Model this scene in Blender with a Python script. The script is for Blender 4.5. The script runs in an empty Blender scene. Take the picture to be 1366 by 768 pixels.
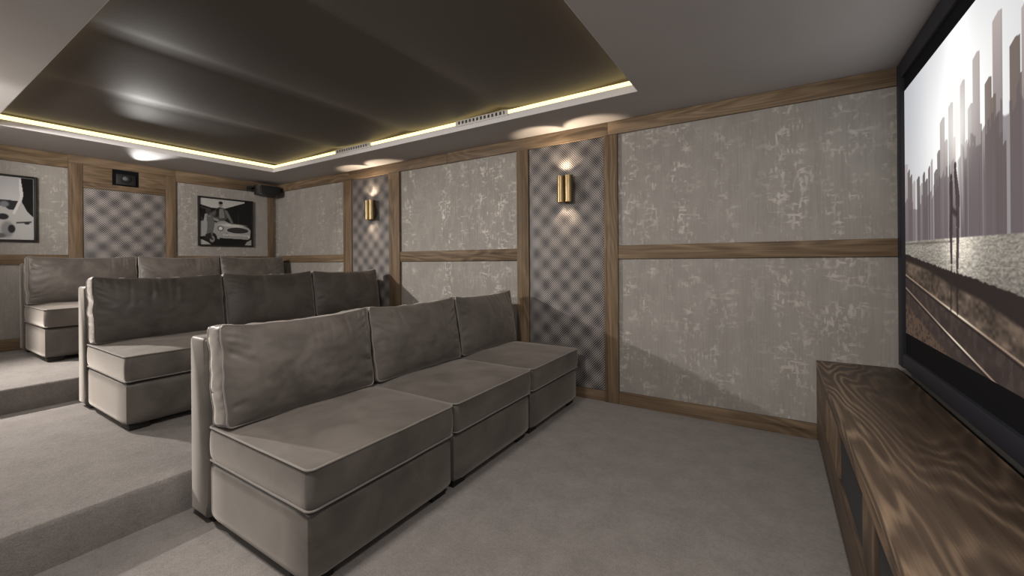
import bpy, bmesh, math, random
import numpy as np
from mathutils import Vector, Matrix, noise

scene = bpy.context.scene
COL = scene.collection
PI = math.pi

# ---------------------------------------------------------------- dimensions (metres)
YW = 3.385          # face of the timber on the long panelled wall
YP = YW + 0.022     # wallpaper plane behind it
XB = -6.295         # face of the timber on the back wall
XBP = XB - 0.022
XS = 0.639          # face of the screen frame
ZC = 2.36           # soffit
Z1, Z2 = 0.185, 0.355
R1, R2 = -2.42, -4.40
TX0, TX1, TY0, TY1 = -5.444, -0.782, 0.60, 2.884   # ceiling tray
YL = -0.62          # side with the entrance, out of view
XF = 0.76

# ---------------------------------------------------------------- material helpers
class NT:
    def __init__(self, name):
        self.m = bpy.data.materials.new(name)
        self.m.use_nodes = True
        self.t = self.m.node_tree
        self.b = self.t.nodes['Principled BSDF']
    def n(self, typ, inputs=None, **props):
        nd = self.t.nodes.new(typ)
        for k, v in props.items():
            setattr(nd, k, v)
        for k, v in (inputs or {}).items():
            self.put(nd.inputs[k], v)
        return nd
    def put(self, sock, v):
        if isinstance(v, bpy.types.NodeSocket):
            self.t.links.new(v, sock)
        else:
            sock.default_value = v
    def coord(self, scale=(1, 1, 1), loc=(0, 0, 0), rot=(0, 0, 0), random_offset=False):
        tc = self.n('ShaderNodeTexCoord')
        src = tc.outputs['Object']
        if random_offset:
            oi = self.n('ShaderNodeObjectInfo')
            mul = self.math('MULTIPLY', oi.outputs['Random'], 37.0)
            add = self.n('ShaderNodeVectorMath', {0: src, 1: mul}, operation='ADD')
            src = add.outputs[0]
        mp = self.n('ShaderNodeMapping', {'Vector': src, 'Scale': scale, 'Location': loc, 'Rotation': rot})
        return mp.outputs[0]
    def noise(self, vec, scale=5.0, detail=2.0, rough=0.5, dist=0.0):
        return self.n('ShaderNodeTexNoise', {'Vector': vec, 'Scale': scale, 'Detail': detail,
                                             'Roughness': rough, 'Distortion': dist}).outputs['Fac']
    def math(self, op, a, b=0.0, c=0.0, clamp=False):
        nd = self.n('ShaderNodeMath', {0: a, 1: b, 2: c}, operation=op)
        nd.use_clamp = clamp
        return nd.outputs[0]
    def ramp(self, fac, stops, interp='LINEAR'):
        nd = self.n('ShaderNodeValToRGB', {'Fac': fac})
        cr = nd.color_ramp
        cr.interpolation = interp
        while len(cr.elements) > 1:
            cr.elements.remove(cr.elements[-1])
        cr.elements[0].position = stops[0][0]
        cr.elements[0].color = (*stops[0][1], 1) if len(stops[0][1]) == 3 else stops[0][1]
        for p, c in stops[1:]:
            e = cr.elements.new(p)
            e.color = (*c, 1)
        return nd.outputs['Color']
    def rng(self, v, a, b, c=0.0, d=1.0):
        return self.n('ShaderNodeMapRange', {'Value': v, 'From Min': a, 'From Max': b, 'To Min': c, 'To Max': d}).outputs[0]
    def mix(self, fac, a, b, blend='MIX'):
        nd = self.n('ShaderNodeMix', data_type='RGBA', blend_type=blend)
        self.put(nd.inputs[0], fac)
        for i, v in ((6, a), (7, b)):
            if not isinstance(v, bpy.types.NodeSocket) and len(v) == 3:
                v = (*v, 1)
            self.put(nd.inputs[i], v)
        return nd.outputs[2]
    def bump(self, h, strength=0.3, dist=0.01):
        nd = self.n('ShaderNodeBump', {'Height': h, 'Strength': strength, 'Distance': dist})
        self.put(self.b.inputs['Normal'], nd.outputs[0])
    def set(self, **kw):
        names = dict(color='Base Color', rough='Roughness', metal='Metallic', spec='Specular IOR Level',
                     sheen='Sheen Weight', sheen_rough='Sheen Roughness', sheen_tint='Sheen Tint',
                     emit='Emission Color', emit_s='Emission Strength', coat='Coat Weight', coat_rough='Coat Roughness',
                     aniso='Anisotropic')
        for k, v in kw.items():
            if not isinstance(v, bpy.types.NodeSocket) and isinstance(v, tuple) and len(v) == 3:
                v = (*v, 1)
            self.put(self.b.inputs[names[k]], v)
        return self.m

def simple(name, color, rough=0.6, **kw):
    return NT(name).set(color=color, rough=rough, **kw)

def wood(name, axis, dark, mid, light, contrast=1.0, freq=16.0, rough=0.62, big=2.6, knots=3.0, stretch=0.17, fibre=0.52):
    """Aged softwood: cathedral rings are the contour lines of a stretched noise field, plus fibres and knots."""
    w = NT(name)
    st = [1.0, 1.0, 1.0]; st[axis] = stretch
    v = w.coord(scale=tuple(st), random_offset=True)
    sk = [1.0, 1.0, 1.0]; sk[axis] = 0.38
    vk = w.coord(scale=tuple(sk), random_offset=True)
    sf = [1.0, 1.0, 1.0]; sf[axis] = 0.02
    vf = w.coord(scale=tuple(sf), random_offset=True)
    field = w.noise(v, big, 3.0, 0.42, 0.5)
    vor = w.n('ShaderNodeTexVoronoi', {'Vector': vk, 'Scale': 2.6, 'Randomness': 1.0})
    kd = vor.outputs['Distance']
    knot = w.rng(kd, 0.0, 0.24, 1.0, 0.0)
    knot = w.math('POWER', knot, 2.0)
    f2 = w.math('ADD', w.math('MULTIPLY', field, freq), w.math('MULTIPLY', knot, knots))
    ring = w.math('MULTIPLY_ADD', w.math('SINE', w.math('MULTIPLY', f2, 2 * PI)), 0.5, 0.5)
    ring = w.math('POWER', ring, 1.6)
    fib = w.noise(vf, 130.0, 3.0, 0.7)
    fib2 = w.noise(vf, 26.0, 2.0, 0.5)
    broad = w.noise(v, 2.2, 2.0, 0.55)
    gate = w.rng(w.noise(v, 3.1, 1.0), 0.38, 0.62, 0.25, 1.0)
    val = w.math('ADD', w.math('MULTIPLY', w.math('MULTIPLY', ring, gate), 0.30 * contrast), w.math('MULTIPLY', fib, fibre))
    val = w.math('ADD', val, w.math('MULTIPLY', fib2, 0.34))
    val = w.math('ADD', val, w.math('MULTIPLY', broad, 0.50))
    val = w.math('SUBTRACT', val, 0.29 - (0.52 - fibre) * 0.5)
    colr = w.ramp(val, [(0.18, dark), (0.46, mid), (0.82, light)])
    core = w.rng(kd, 0.02, 0.085, 1.0, 0.0)
    colr = w.mix(w.math('MULTIPLY', core, 0.75), colr, (dark[0] * .55, dark[1] * .5, dark[2] * .5))
    w.bump(val, 0.35, 0.004)
    return w.set(color=colr, rough=rough, spec=0.3)

def wallpaper():
    w = NT('distressed_wallpaper')
    v = w.coord()
    def an(sx, sz, s, d=2.0, off=0.0, r=0.5):
        mp = w.n('ShaderNodeMapping', {'Vector': v, 'Scale': (sx, sx, sz), 'Location': (off, off, off)})
        return w.noise(mp.outputs[0], s, d, r)
    vert = an(1.0, 0.36, 54.0, 1.5, 3.1)
    hori = an(0.34, 1.0, 46.0, 1.5, 9.7)
    strokes = w.math('MAXIMUM', w.rng(vert, 0.53, 0.64), w.rng(hori, 0.55, 0.65))
    patch = w.rng(an(1.0, 0.9, 13.0, 2.5, 1.7), 0.43, 0.63)
    column = w.rng(an(1.0, 0.05, 5.2, 1.5, 5.5), 0.40, 0.62)
    motif = w.math('MULTIPLY', strokes, w.math('MULTIPLY', patch, w.math('ADD', w.math('MULTIPLY', column, 0.85), 0.22)))
    motif = w.math('MINIMUM', motif, 1.0)
    fog = w.math('MULTIPLY', w.rng(an(1.0, 0.5, 7.0, 3.0, 12.0), 0.42, 0.72), 0.30)
    streak = an(1.0, 0.03, 120.0, 2.0, 2.2)
    weave = an(1.0, 1.0, 420.0, 1.0, 0.4)
    base = w.ramp(w.math('ADD', w.math('MULTIPLY', streak, 0.5), w.math('MULTIPLY', weave, 0.5)),
                  [(0.30, (0.243, 0.228, 0.210)), (0.70, (0.333, 0.314, 0.292))])
    c = w.mix(fog, base, (0.42, 0.40, 0.37))
    c = w.mix(w.math('MULTIPLY', motif, 0.75), c, (0.56, 0.53, 0.49))
    w.bump(w.math('ADD', w.math('MULTIPLY', motif, 0.6), w.math('MULTIPLY', weave, 0.4)), 0.25, 0.003)
    return w.set(color=c, rough=0.62, spec=0.25, metal=w.math('MULTIPLY', motif, 0.35))

def tufted():
    """Woven panel fabric: a fine diamond lattice whose dots swell and shrink over a lattice of large diamonds."""
    w = NT('diamond_fabric')
    tc = w.n('ShaderNodeTexCoord')
    sp = w.n('ShaderNodeSeparateXYZ', {0: tc.outputs['Object']})
    h = w.math('ADD', sp.outputs[0], sp.outputs[1])
    z = sp.outputs[2]
    def cosw(val, period, ph=0.0):
        return w.math('COSINE', w.math('MULTIPLY_ADD', val, 2 * PI / period, ph))
    big = w.math('MULTIPLY', w.math('ADD', cosw(h, 0.100), cosw(z, 0.105)), 0.0)
    a = w.math('MULTIPLY', w.math('ADD', h, z), 1.0)
    b = w.math('MULTIPLY', w.math('SUBTRACT', h, z), 1.0)
    big = w.math('MULTIPLY', w.math('ADD', cosw(a, 0.196), cosw(b, 0.196)), 0.5)     # -1..1
    nz = w.noise(tc.outputs['Object'], 9.0, 2.0, 0.5)
    big = w.math('SUBTRACT', w.math('MULTIPLY', w.math('POWER', w.math('MULTIPLY_ADD', big, 0.5, 0.5), 1.25), 2.0), 1.0)
    big = w.math('ADD', big, w.math('MULTIPLY', w.math('SUBTRACT', nz, 0.5), 1.2))
    fine = w.math('MULTIPLY', cosw(h, 0.0215), cosw(z, 0.0215))                      # -1..1
    thr = w.math('MULTIPLY', big, 0.25)
    dot = w.rng(w.math('ADD', fine, w.math('MULTIPLY', thr, -1.0)), -0.30, 0.34)
    tone = w.rng(big, -1.1, 1.1, 0.88, 0.30)
    dark = w.mix(tone, (0.014, 0.014, 0.019), (0.034, 0.030, 0.031))
    lite = w.mix(tone, (0.175, 0.168, 0.182), (0.43, 0.395, 0.372))
    c = w.mix(dot, dark, lite)
    w.bump(w.math('ADD', w.math('MULTIPLY', dot, 0.25), w.math('MULTIPLY', big, -0.3)), 0.35, 0.006)
    return w.set(color=c, rough=0.55, spec=0.3)

def velvet():
    w = NT('taupe_velvet')
    v = w.coord(random_offset=True)
    nap = w.noise(v, 5.0, 3.0, 0.55, 0.6)
    fine = w.noise(v, 60.0, 2.0, 0.6)
    t = w.math('ADD', w.math('MULTIPLY', w.rng(nap, 0.34, 0.68), 0.75), w.math('MULTIPLY', fine, 0.25))
    c = w.ramp(t, [(0.1, (0.080, 0.070, 0.062)), (0.9, (0.136, 0.120, 0.107))])
    w.bump(w.noise(v, 700.0, 1.0), 0.08, 0.001)
    return w.set(color=c, rough=w.rng(nap, 0.3, 0.7, 0.43, 0.54), spec=0.45, sheen=0.75, sheen_rough=0.38,
                 sheen_tint=(0.86, 0.80, 0.74))

def carpet():
    w = NT('taupe_carpet')
    v = w.coord()
    a = w.noise(v, 150.0, 2.0, 0.7)
    b = w.noise(v, 7.0, 3.0, 0.6)
    d = w.noise(v, 38.0, 2.0, 0.6)
    t = w.math('ADD', w.math('MULTIPLY', a, 0.5), w.math('ADD', w.math('MULTIPLY', b, 0.3), w.math('MULTIPLY', d, 0.2)))
    c = w.ramp(t, [(0.30, (0.125, 0.112, 0.104)), (0.70, (0.275, 0.252, 0.238))])
    w.bump(w.math('ADD', w.math('MULTIPLY', a, 0.7), w.math('MULTIPLY', d, 0.5)), 0.7, 0.006)
    return w.set(color=c, rough=0.95, spec=0.08, sheen=0.2, sheen_rough=0.6)

def plaster():
    w = NT('matte_ceiling_paint')
    v = w.coord()
    c = w.ramp(w.noise(v, 3.0, 2.0), [(0.3, (0.48, 0.456, 0.446)), (0.7, (0.50, 0.476, 0.466))])
    return w.set(color=c, rough=0.85, spec=0.2)

def ceiling_fabric():
    w = NT('satin_ceiling_fabric')
    v = w.coord()
    t = w.noise(v, 260.0, 1.0)
    c = w.ramp(t, [(0.3, (0.078, 0.065, 0.056)), (0.7, (0.105, 0.088, 0.077))])
    w.bump(t, 0.05, 0.001)
    return w.set(color=c, rough=0.60, spec=0.6)

M = {}
M['wall'] = wallpaper()
M['tuft'] = tufted()
M['velvet'] = velvet()
M['lit_cord'] = simple('velvet_cord_catchlight', (0.165, 0.147, 0.132), 0.42, spec=0.5, sheen=0.5)  # same velvet, lightened: the light caught along the piping is in the colour
M['carpet'] = carpet()
M['plaster'] = plaster()
M['fabric_ceiling'] = ceiling_fabric()
WD, WM, WL = (0.040, 0.025, 0.014), (0.176, 0.122, 0.075), (0.340, 0.252, 0.164)
for i, ax in enumerate('xyz'):
    M['wood_' + ax] = wood('aged_timber_' + ax, i, WD, WM, WL, contrast=0.55)
CD, CM, CL = (0.024, 0.016, 0.011), (0.082, 0.057, 0.040), (0.25, 0.180, 0.120)
M['top_wood'] = wood('dark_rustic_wood_top', 1, CD, CM, CL, contrast=1.25, freq=40.0, rough=0.5, big=1.9, knots=6.0, stretch=0.14, fibre=0.34)
M['front_wood'] = wood('dark_rustic_wood_front', 1, CD, CM, (0.26, 0.17, 0.10), contrast=0.8, freq=24.0, rough=0.55)
M['front_wood_z'] = wood('dark_rustic_wood_stile', 2, CD, CM, (0.26, 0.17, 0.10), contrast=0.8, freq=20.0, rough=0.55)
M['black'] = simple('black_velour', (0.0045, 0.0045, 0.006), 0.9, spec=0.15)
M['frame_black'] = simple('black_frame', (0.012, 0.013, 0.020), 0.6, spec=0.35)
M['black_plastic'] = simple('black_plastic', (0.012, 0.012, 0.012), 0.5)
M['black_mesh'] = simple('black_speaker_cloth', (0.011, 0.011, 0.012), 0.9)
M['leg'] = simple('black_leg', (0.01, 0.009, 0.008), 0.5)
def brass():
    w = NT('brushed_brass')
    v = w.coord(scale=(1, 1, 0.03))
    t = w.noise(v, 300.0, 2.0)
    c = w.ramp(t, [(0.3, (0.20, 0.145, 0.075)), (0.7, (0.30, 0.225, 0.125))])
    return w.set(color=c, rough=0.34, metal=1.0)
M['brass'] = brass()
M['white_paint'] = simple('white_lip_paint', (0.66, 0.645, 0.66), 0.6)
M['vent_white'] = simple('vent_white', (0.62, 0.60, 0.58), 0.5)
M['dark_slot'] = simple('vent_dark', (0.10, 0.10, 0.10), 0.8)
M['led'] = NT('warm_led').set(color=(0, 0, 0), rough=1.0, emit=(1.0, 0.79, 0.34), emit_s=2.5)
M['bulb'] = NT('warm_bulb').set(color=(0, 0, 0), rough=1.0, emit=(1.0, 0.80, 0.55), emit_s=14.0)
M['lens'] = NT('projector_lens_glass').set(color=(0.08, 0.09, 0.11), rough=0.08, spec=0.8, coat=1.0, emit=(0.8, 0.85, 1.0), emit_s=0.02)
M['backer'] = simple('plaster_core', (0.2, 0.19, 0.18), 0.9)

def painted(name, strength=None, rough=0.35):
    w = NT(name)
    a = w.n('ShaderNodeVertexColor', layer_name='Col')
    if strength:
        return w.set(color=(0.01, 0.01, 0.01), rough=0.8, spec=0.1, emit=a.outputs[0], emit_s=strength)
    return w.set(color=a.outputs[0], rough=rough, spec=0.3)

# ---------------------------------------------------------------- mesh helpers
def add_box(bm, lo, hi, bevel=0.0, seg=2):
    lo, hi = Vector(lo), Vector(hi)
    r = bmesh.ops.create_cube(bm, size=1.0)
    vs = r['verts']
    s, c = hi - lo, (hi + lo) / 2
    for v in vs:
        v.co = Vector((v.co.x * s.x, v.co.y * s.y, v.co.z * s.z)) + c
    if bevel:
        es = {e for v in vs for e in v.link_edges}
        bmesh.ops.bevel(bm, geom=list(es), offset=bevel, segments=seg, profile=0.5, affect='EDGES')
    return vs

def add_tube(bm, pts, r, seg=8, closed=False):
    pts = [Vector(p) for p in pts]
    n = len(pts)
    rings = []
    prev = None
    for i, p in enumerate(pts):
        if closed:
            t = pts[(i + 1) % n] - pts[(i - 1) % n]
        else:
            t = pts[min(i + 1, n - 1)] - pts[max(i - 1, 0)]
        t.normalize()
        if prev is None:
            a = Vector((0, 0, 1)) if abs(t.z) < 0.9 else Vector((1, 0, 0))
            u = t.cross(a).normalized()
        else:
            u = (prev - t * prev.dot(t)).normalized()
        prev = u
        w = t.cross(u)
        rings.append([bm.verts.new(p + (u * math.cos(2 * PI * k / seg) + w * math.sin(2 * PI * k / seg)) * r) for k in range(seg)])
    m = n if closed else n - 1
    for i in range(m):
        A, B = rings[i], rings[(i + 1) % n]
        for k in range(seg):
            bm.faces.new((A[k], A[(k + 1) % seg], B[(k + 1) % seg], B[k]))
    if not closed:
        bm.faces.new(list(reversed(rings[0]))); bm.faces.new(rings[-1])

def add_cyl(bm, c, r, z0, z1, seg=32, r_in=None, caps=(True, True)):
    """Upright cylinder or open tube with a wall when r_in is given."""
    def ring(rad, z):
        return [bm.verts.new((c[0] + rad * math.cos(2 * PI * k / seg), c[1] + rad * math.sin(2 * PI * k / seg), z)) for k in range(seg)]
    def skin(A, B):
        for k in range(seg):
            bm.faces.new((A[k], A[(k + 1) % seg], B[(k + 1) % seg], B[k]))
    o0, o1 = ring(r, z0), ring(r, z1)
    skin(o0, o1)
    if r_in:
        i0, i1 = ring(r_in, z0), ring(r_in, z1)
        skin(i1, i0); skin(o1, i1); skin(i0, o0)
    else:
        if caps[0]: bm.faces.new(list(reversed(o0)))
        if caps[1]: bm.faces.new(o1)

def obj(name, bm, mat, parent=None, loc=(0, 0, 0), smooth=True, angle=40):
    bmesh.ops.recalc_face_normals(bm, faces=bm.faces[:])
    me = bpy.data.meshes.new(name)
    bm.to_mesh(me); bm.free()
    for m in (mat if isinstance(mat, (list, tuple)) else [mat]):
        me.materials.append(m)
    if smooth:
        me.polygons.foreach_set('use_smooth', [True] * len(me.polygons))
        me.set_sharp_from_angle(angle=math.radians(angle))
    o = bpy.data.objects.new(name, me)
    COL.objects.link(o)
    o.location = loc
    if parent: o.parent = parent
    return o

def thing(name, label, cat, loc=(0, 0, 0), rz=0.0, group=None):
    o = bpy.data.objects.new(name, None)
    COL.objects.link(o)
    o.empty_display_size = 0.1
    o.location = loc; o.rotation_euler = (0, 0, rz)
    return tag(o, label, cat, group)

def tag(o, label, cat, group=None):
    o['label'] = label; o['category'] = cat
    if group: o['group'] = group
    return o

def struct(o, label=None):
    o['kind'] = 'structure'
    if label: o['label'] = label
    return o

def box_obj(name, lo, hi, mat, parent=None, bevel=0.0, seg=2):
    """A box whose object origin sits at its centre (so timber grain differs per board)."""
    lo, hi = Vector(lo), Vector(hi)
    c = (lo + hi) / 2
    bm = bmesh.new()
    add_box(bm, lo - c, hi - c, bevel, seg)
    return obj(name, bm, mat, parent, c)

# ---------------------------------------------------------------- room shell
# stepped carpeted floor
bm = bmesh.new()
prof = [(XF, 0.0), (R1, 0.0), (R1, Z1 - 0.018), (R1 - 0.006, Z1 - 0.005), (R1 - 0.02, Z1), (R2, Z1), (R2, Z2 - 0.018),
        (R2 - 0.006, Z2 - 0.005), (R2 - 0.02, Z2), (XBP, Z2), (XBP, -0.15), (XF, -0.15)]
A = [bm.verts.new((x, YL, z)) for x, z in prof]
B = [bm.verts.new((x, YP, z)) for x, z in prof]
n = len(prof)
for i in range(n):
    bm.faces.new((A[i], A[(i + 1) % n], B[(i + 1) % n], B[i]))
bm.faces.new(A); bm.faces.new(list(reversed(B)))
struct(obj('floor', bm, M['carpet'], angle=60), 'taupe carpeted floor rising in two steps under the sofa rows')

# walls (wallpaper plane, timber stands proud of it)
bm = bmesh.new(); add_box(bm, (XBP - 0.1, YP, -0.15), (XF + 0.1, YP + 0.1, ZC + 0.25))
struct(obj('wall_right', bm, M['wall'], smooth=False), 'long wall with distressed grey wallpaper between timbers')
bm = bmesh.new(); add_box(bm, (XBP - 0.1, YL, -0.15), (XBP, YP, ZC + 0.25))
struct(obj('wall_back', bm, M['wall'], smooth=False), 'back wall with distressed grey wallpaper between timbers')
bm = bmesh.new(); add_box(bm, (XF - 0.06, YL, -0.15), (XF + 0.1, YP, ZC + 0.25))
struct(obj('wall_front', bm, M['backer'], smooth=False))
bm = bmesh.new(); add_box(bm, (XBP - 0.1, YL - 0.1, -0.15), (-2.0, YL, ZC + 0.25))
struct(obj('wall_left', bm, M['wall'], smooth=False))

# ceiling: soffit with the opening, its white lip, and the dark satin panel above
LIPZ = ZC + 0.052
bm = bmesh.new()
add_box(bm, (XBP, YL, ZC), (TX0, YP, LIPZ))
add_box(bm, (TX1, YL, ZC), (XF, YP, LIPZ))
add_box(bm, (TX0, YL, ZC), (TX1, TY0, LIPZ))
add_box(bm, (TX0, TY1, ZC), (TX1, YP, LIPZ))
add_box(bm, (XBP, YL, LIPZ + 0.094), (XF, YP, LIPZ + 0.25))
struct(obj('ceiling', bm, M['plaster'], smooth=False), 'pale grey soffit framing the ceiling tray')
bm = bmesh.new()
g = 0.003
for lo, hi in (((TX0, TY1 - g, ZC + .0004), (TX1, TY1, LIPZ + .001)), ((TX0, TY0, ZC + .0004), (TX1, TY0 + g, LIPZ + .001)),
               ((TX0, TY0 + g, ZC + .0004), (TX0 + g, TY1 - g, LIPZ + .001)), ((TX1 - g, TY0 + g, ZC + .0004), (TX1, TY1 - g, LIPZ + .001))):
    add_box(bm, lo, hi)
struct(obj('trim_30', bm, M['white_paint'], smooth=False), 'white painted lip around the ceiling tray')
# dark panel, slightly bellied between its seams
bm = bmesh.new()
zP = LIPZ + 0.076
seams = [TX0 - 0.07, -4.22, -3.08, -1.95, TX1 + 0.07]
rows = []
for si in range(4):
    a, b = seams[si], seams[si + 1]
    for k in range(13):
        t = k / 12
        if si and k == 0: continue
        edge = min(t * (b - a), (1 - t) * (b - a))
        dip = -0.0016 if edge < 0.004 else 0.0
        rows.append((a + (b - a) * t, zP - 0.026 * math.sin(PI * t ** (0.36 if si == 0 else 0.70)) - dip * 2))
V0 = [bm.verts.new((x, TY0 - 0.07, z)) for x, z in rows]
V1 = [bm.verts.new((x, TY1 + 0.07, z)) for x, z in rows]
V2 = [bm.verts.new((x, TY0 - 0.07, LIPZ + 0.092)) for x, z in rows]
V3 = [bm.verts.new((x, TY1 + 0.07, LIPZ + 0.092)) for x, z in rows]
for i in range(len(rows) - 1):
    bm.faces.new((V0[i], V0[i + 1], V1[i + 1], V1[i]))
    bm.faces.new((V2[i], V3[i], V3[i + 1], V2[i + 1]))
    bm.faces.new((V0[i], V2[i], V2[i + 1], V0[i + 1]))
    bm.faces.new((V1[i], V1[i + 1], V3[i + 1], V3[i]))
bm.faces.new((V0[0], V1[0], V3[0], V2[0])); bm.faces.new((V0[-1], V2[-1], V3[-1], V1[-1]))
struct(obj('ceiling.001', bm, M['fabric_ceiling'], angle=20), 'dark brown satin ceiling panel in the tray')

# LED strip around the cove
t = thing('led_strip', 'glowing warm white light strip running round the ceiling tray', 'light strip', (TX0, TY1, LIPZ))
cove = 0.045
za, zb = LIPZ + 0.003, LIPZ + 0.047
for lo, hi in (((TX0 - cove, TY1 + cove - .012, za), (TX1 + cove, TY1 + cove, zb)),
               ((TX0 - cove, TY0 - cove, za), (TX1 + cove, TY0 - cove + .012, zb)),
               ((TX0 - cove, TY0 - cove + .012, za), (TX0 - cove + .012, TY1 + cove - .012, zb)),
               ((TX1 + cove - .012, TY0 - cove + .012, za), (TX1 + cove, TY1 + cove - .012, zb))):
    o = box_obj('light_bar', lo, hi, M['led'], t)
    o.location = Vector(o.location) - Vector(t.location)

# air grilles in the lip
for x0, x1, lab in ((-2.40, -1.845, 'slim white air grille in the tray lip above the wall light nearer the screen'),
                    (-4.14, -3.55, 'slim white air grille in the tray lip near the back corner')):
    t = thing('air_grille', lab, 'vent', ((x0 + x1) / 2, TY1 - 0.003, LIPZ), group='air grilles in the ceiling tray')
    L = (x1 - x0) / 2
    bm = bmesh.new()
    add_box(bm, (-L, -0.008, -0.014), (L, 0.0, 0.002)); add_box(bm, (-L, -0.008, 0.03), (L, 0.0, 0.036))
    add_box(bm, (-L, -0.008, 0.002), (-L + 0.03, 0.0, 0.03)); add_box(bm, (L - 0.03, -0.008, 0.002), (L, 0.0, 0.03))
    k = 0
    x = -L + 0.03
    while x < L - 0.05:
        add_box(bm, (x + 0.024, -0.008, 0.002), (x + 0.040, 0.0, 0.03))
        x += 0.040
    obj('grille_frame', bm, M['vent_white'], t, smooth=False)
    bm = bmesh.new(); add_box(bm, (-L + 0.02, 0.001, 0.0), (L - 0.02, 0.003, 0.031))
    obj('grille_slot', bm, M['dark_slot'], t, smooth=False)

# timber on the long wall
trim_no = [0]
def timber(name, lo, hi, ax, bevel=0.004):
    if name == 'trim':
        trim_no[0] += 1
        name = 'trim_%d' % trim_no[0]
    return struct(box_obj(name, lo, hi, M['wood_' + ax], bevel=bevel))
zb0 = 2.247
def floor_z(x): return 0.0 if x > R1 else (Z1 if x > R2 else Z2)
STUDS = ((-1.215, -1.094), (-2.077, -1.949), (-3.857, -3.68), (-4.72, -4.553))
timber('trim', (XBP, YW, zb0), (-4.60, YP, ZC - .001), 'x')
timber('trim', (-4.60, YW - .002, zb0), (-2.95, YP, ZC - .001), 'x')
timber('trim', (-2.95, YW, zb0), (-1.175, YP, ZC - .001), 'x')
timber('trim', (-1.175, YW - .001, zb0 + .002), (XS + .05, YP, ZC - .001), 'x')
for a, b in STUDS:
    timber('trim', (a, YW - .003, floor_z(b)), (b, YP, zb0), 'z')
timber('trim', (-1.094, YW + .003, 1.209), (XS + .05, YP, 1.320), 'x')
timber('trim', (-3.68, YW + .003, 1.20), (-2.077, YP, 1.315), 'x')
timber('trim', (XB, YW + .003, 1.20), (-4.72, YP, 1.298), 'x')
timber('baseboard_right', (-1.094, YW, 0.0), (0.25, YP, 0.105), 'x')
timber('baseboard_right', (-1.949, YW + .006, 0.0), (-1.215, YP, 0.088), 'x')
timber('baseboard_right', (R1, YW + .004, 0.0), (-2.077, YP, 0.10), 'x')
timber('baseboard_right', (-3.68, YW + .004, Z1), (R1, YP, Z1 + 0.10), 'x')
timber('baseboard_right', (XB, YW + .004, Z2), (-4.72, YP, Z2 + 0.11), 'x')
# timber on the back wall (grain along y)
timber('trim', (XBP, YL, 2.214), (XB, 1.206, ZC - .001), 'y')
timber('trim', (XBP, 1.206, 2.27), (XB - .002, 2.138, ZC - .001), 'y')
timber('trim', (XBP, 2.138, 2.214), (XB, YW, ZC - .001), 'y')
# header boards around the projector niche
NY0, NY1, NZ0, NZ1 = 1.553, 1.786, 2.088, 2.270
timber('trim', (XBP, 1.314, 2.025), (XB - .004, 2.037, NZ0), 'y')
timber('trim', (XBP, 1.314, NZ0), (XB - .004, NY0, NZ1), 'y')
timber('trim', (XBP, NY1, NZ0), (XB - .004, 2.037, NZ1), 'y')
timber('trim', (XBP, 1.206, Z2), (XB + .003, 1.314, 2.27), 'z')
timber('trim', (XBP, 2.037, Z2), (XB + .003, 2.138, 2.27), 'z')
timber('trim', (XBP, 3.251, Z2), (XB + .002, 3.340, 2.214), 'z')
timber('trim', (XBP, YL, 1.197), (XB - .003, 1.206, 1.297), 'y')
timber('trim', (XBP, 2.138, 1.20), (XB - .003, 3.251, 1.292), 'y')
timber('baseboard_back', (XBP, YL, Z2), (XB - .002, 1.206, Z2 + 0.12), 'y')
timber('baseboard_back', (XBP, 2.138, Z2), (XB - .002, 3.251, Z2 + 0.12), 'y')

# padded diamond-pattern panels
def panel(lo, hi, lab):
    o = box_obj('fabric_panel', lo, hi, M['tuft'], bevel=0.006)
    tag(o, lab, 'wall panel', 'diamond fabric wall panels')
panel((-1.947, YP - .012, 0.09), (-1.217, YP - .001, zb0 - .001), 'dark diamond-pattern fabric panel behind the brass light nearer the screen')
panel((-4.551, YP - .012, Z2 + .01), (-3.859, YP - .001, zb0 - .001), 'dark diamond-pattern fabric panel behind the brass light nearer the back corner')
panel((XBP + .001, 1.316, Z2 + .01), (XBP + .012, 2.035, 2.024), 'diamond-pattern fabric panel on back wall under the projector niche')

# ---------------------------------------------------------------- projector in its niche
t = thing('projector', 'black projector set in a square niche in the back wall beam', 'projector', (XB - 0.012, (NY0 + NY1) / 2, NZ0))
hw, hh = (NY1 - NY0) / 2, NZ1 - NZ0
bm = bmesh.new()
add_box(bm, (-0.008, -hw + .002, 0.002), (-0.004, hw - .002, hh - .002))
obj('niche_lining', bm, M['black'], t, smooth=False)
bm = bmesh.new()
add_box(bm, (-0.004, -hw + .03, 0.012), (0.014, hw - .03, hh - .05), 0.006)
obj('body', bm, M['black_plastic'], t)
bm = bmesh.new()
def lathe_x(bm, cy, cz, prof, seg=28):
    rings = []
    for x, r in prof:
        rings.append([bm.verts.new((x, cy + r * math.cos(2 * PI * k / seg), cz + r * math.sin(2 * PI * k / seg))) for k in range(seg)])
    for A, B in zip(rings, rings[1:]):
        for k in range(seg):
            bm.faces.new((A[k], A[(k + 1) % seg], B[(k + 1) % seg], B[k]))
    bm.faces.new(rings[0]); bm.faces.new(list(reversed(rings[-1])))
lathe_x(bm, -0.01, 0.085, [(0.012, 0.046), (0.030, 0.046), (0.034, 0.042), (0.034, 0.032), (0.024, 0.028)])
ring = obj('lens_ring', bm, M['black_plastic'], t)
bm = bmesh.new()
lathe_x(bm, -0.01, 0.085, [(0.022, 0.027), (0.027, 0.022), (0.031, 0.012), (0.032, 0.003)])
obj('lens', bm, M['lens'], ring)
NICHE_SPOT = Vector((XB + 0.03, (NY0 + NY1) / 2 + 0.06, NZ0 + 0.155))

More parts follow.
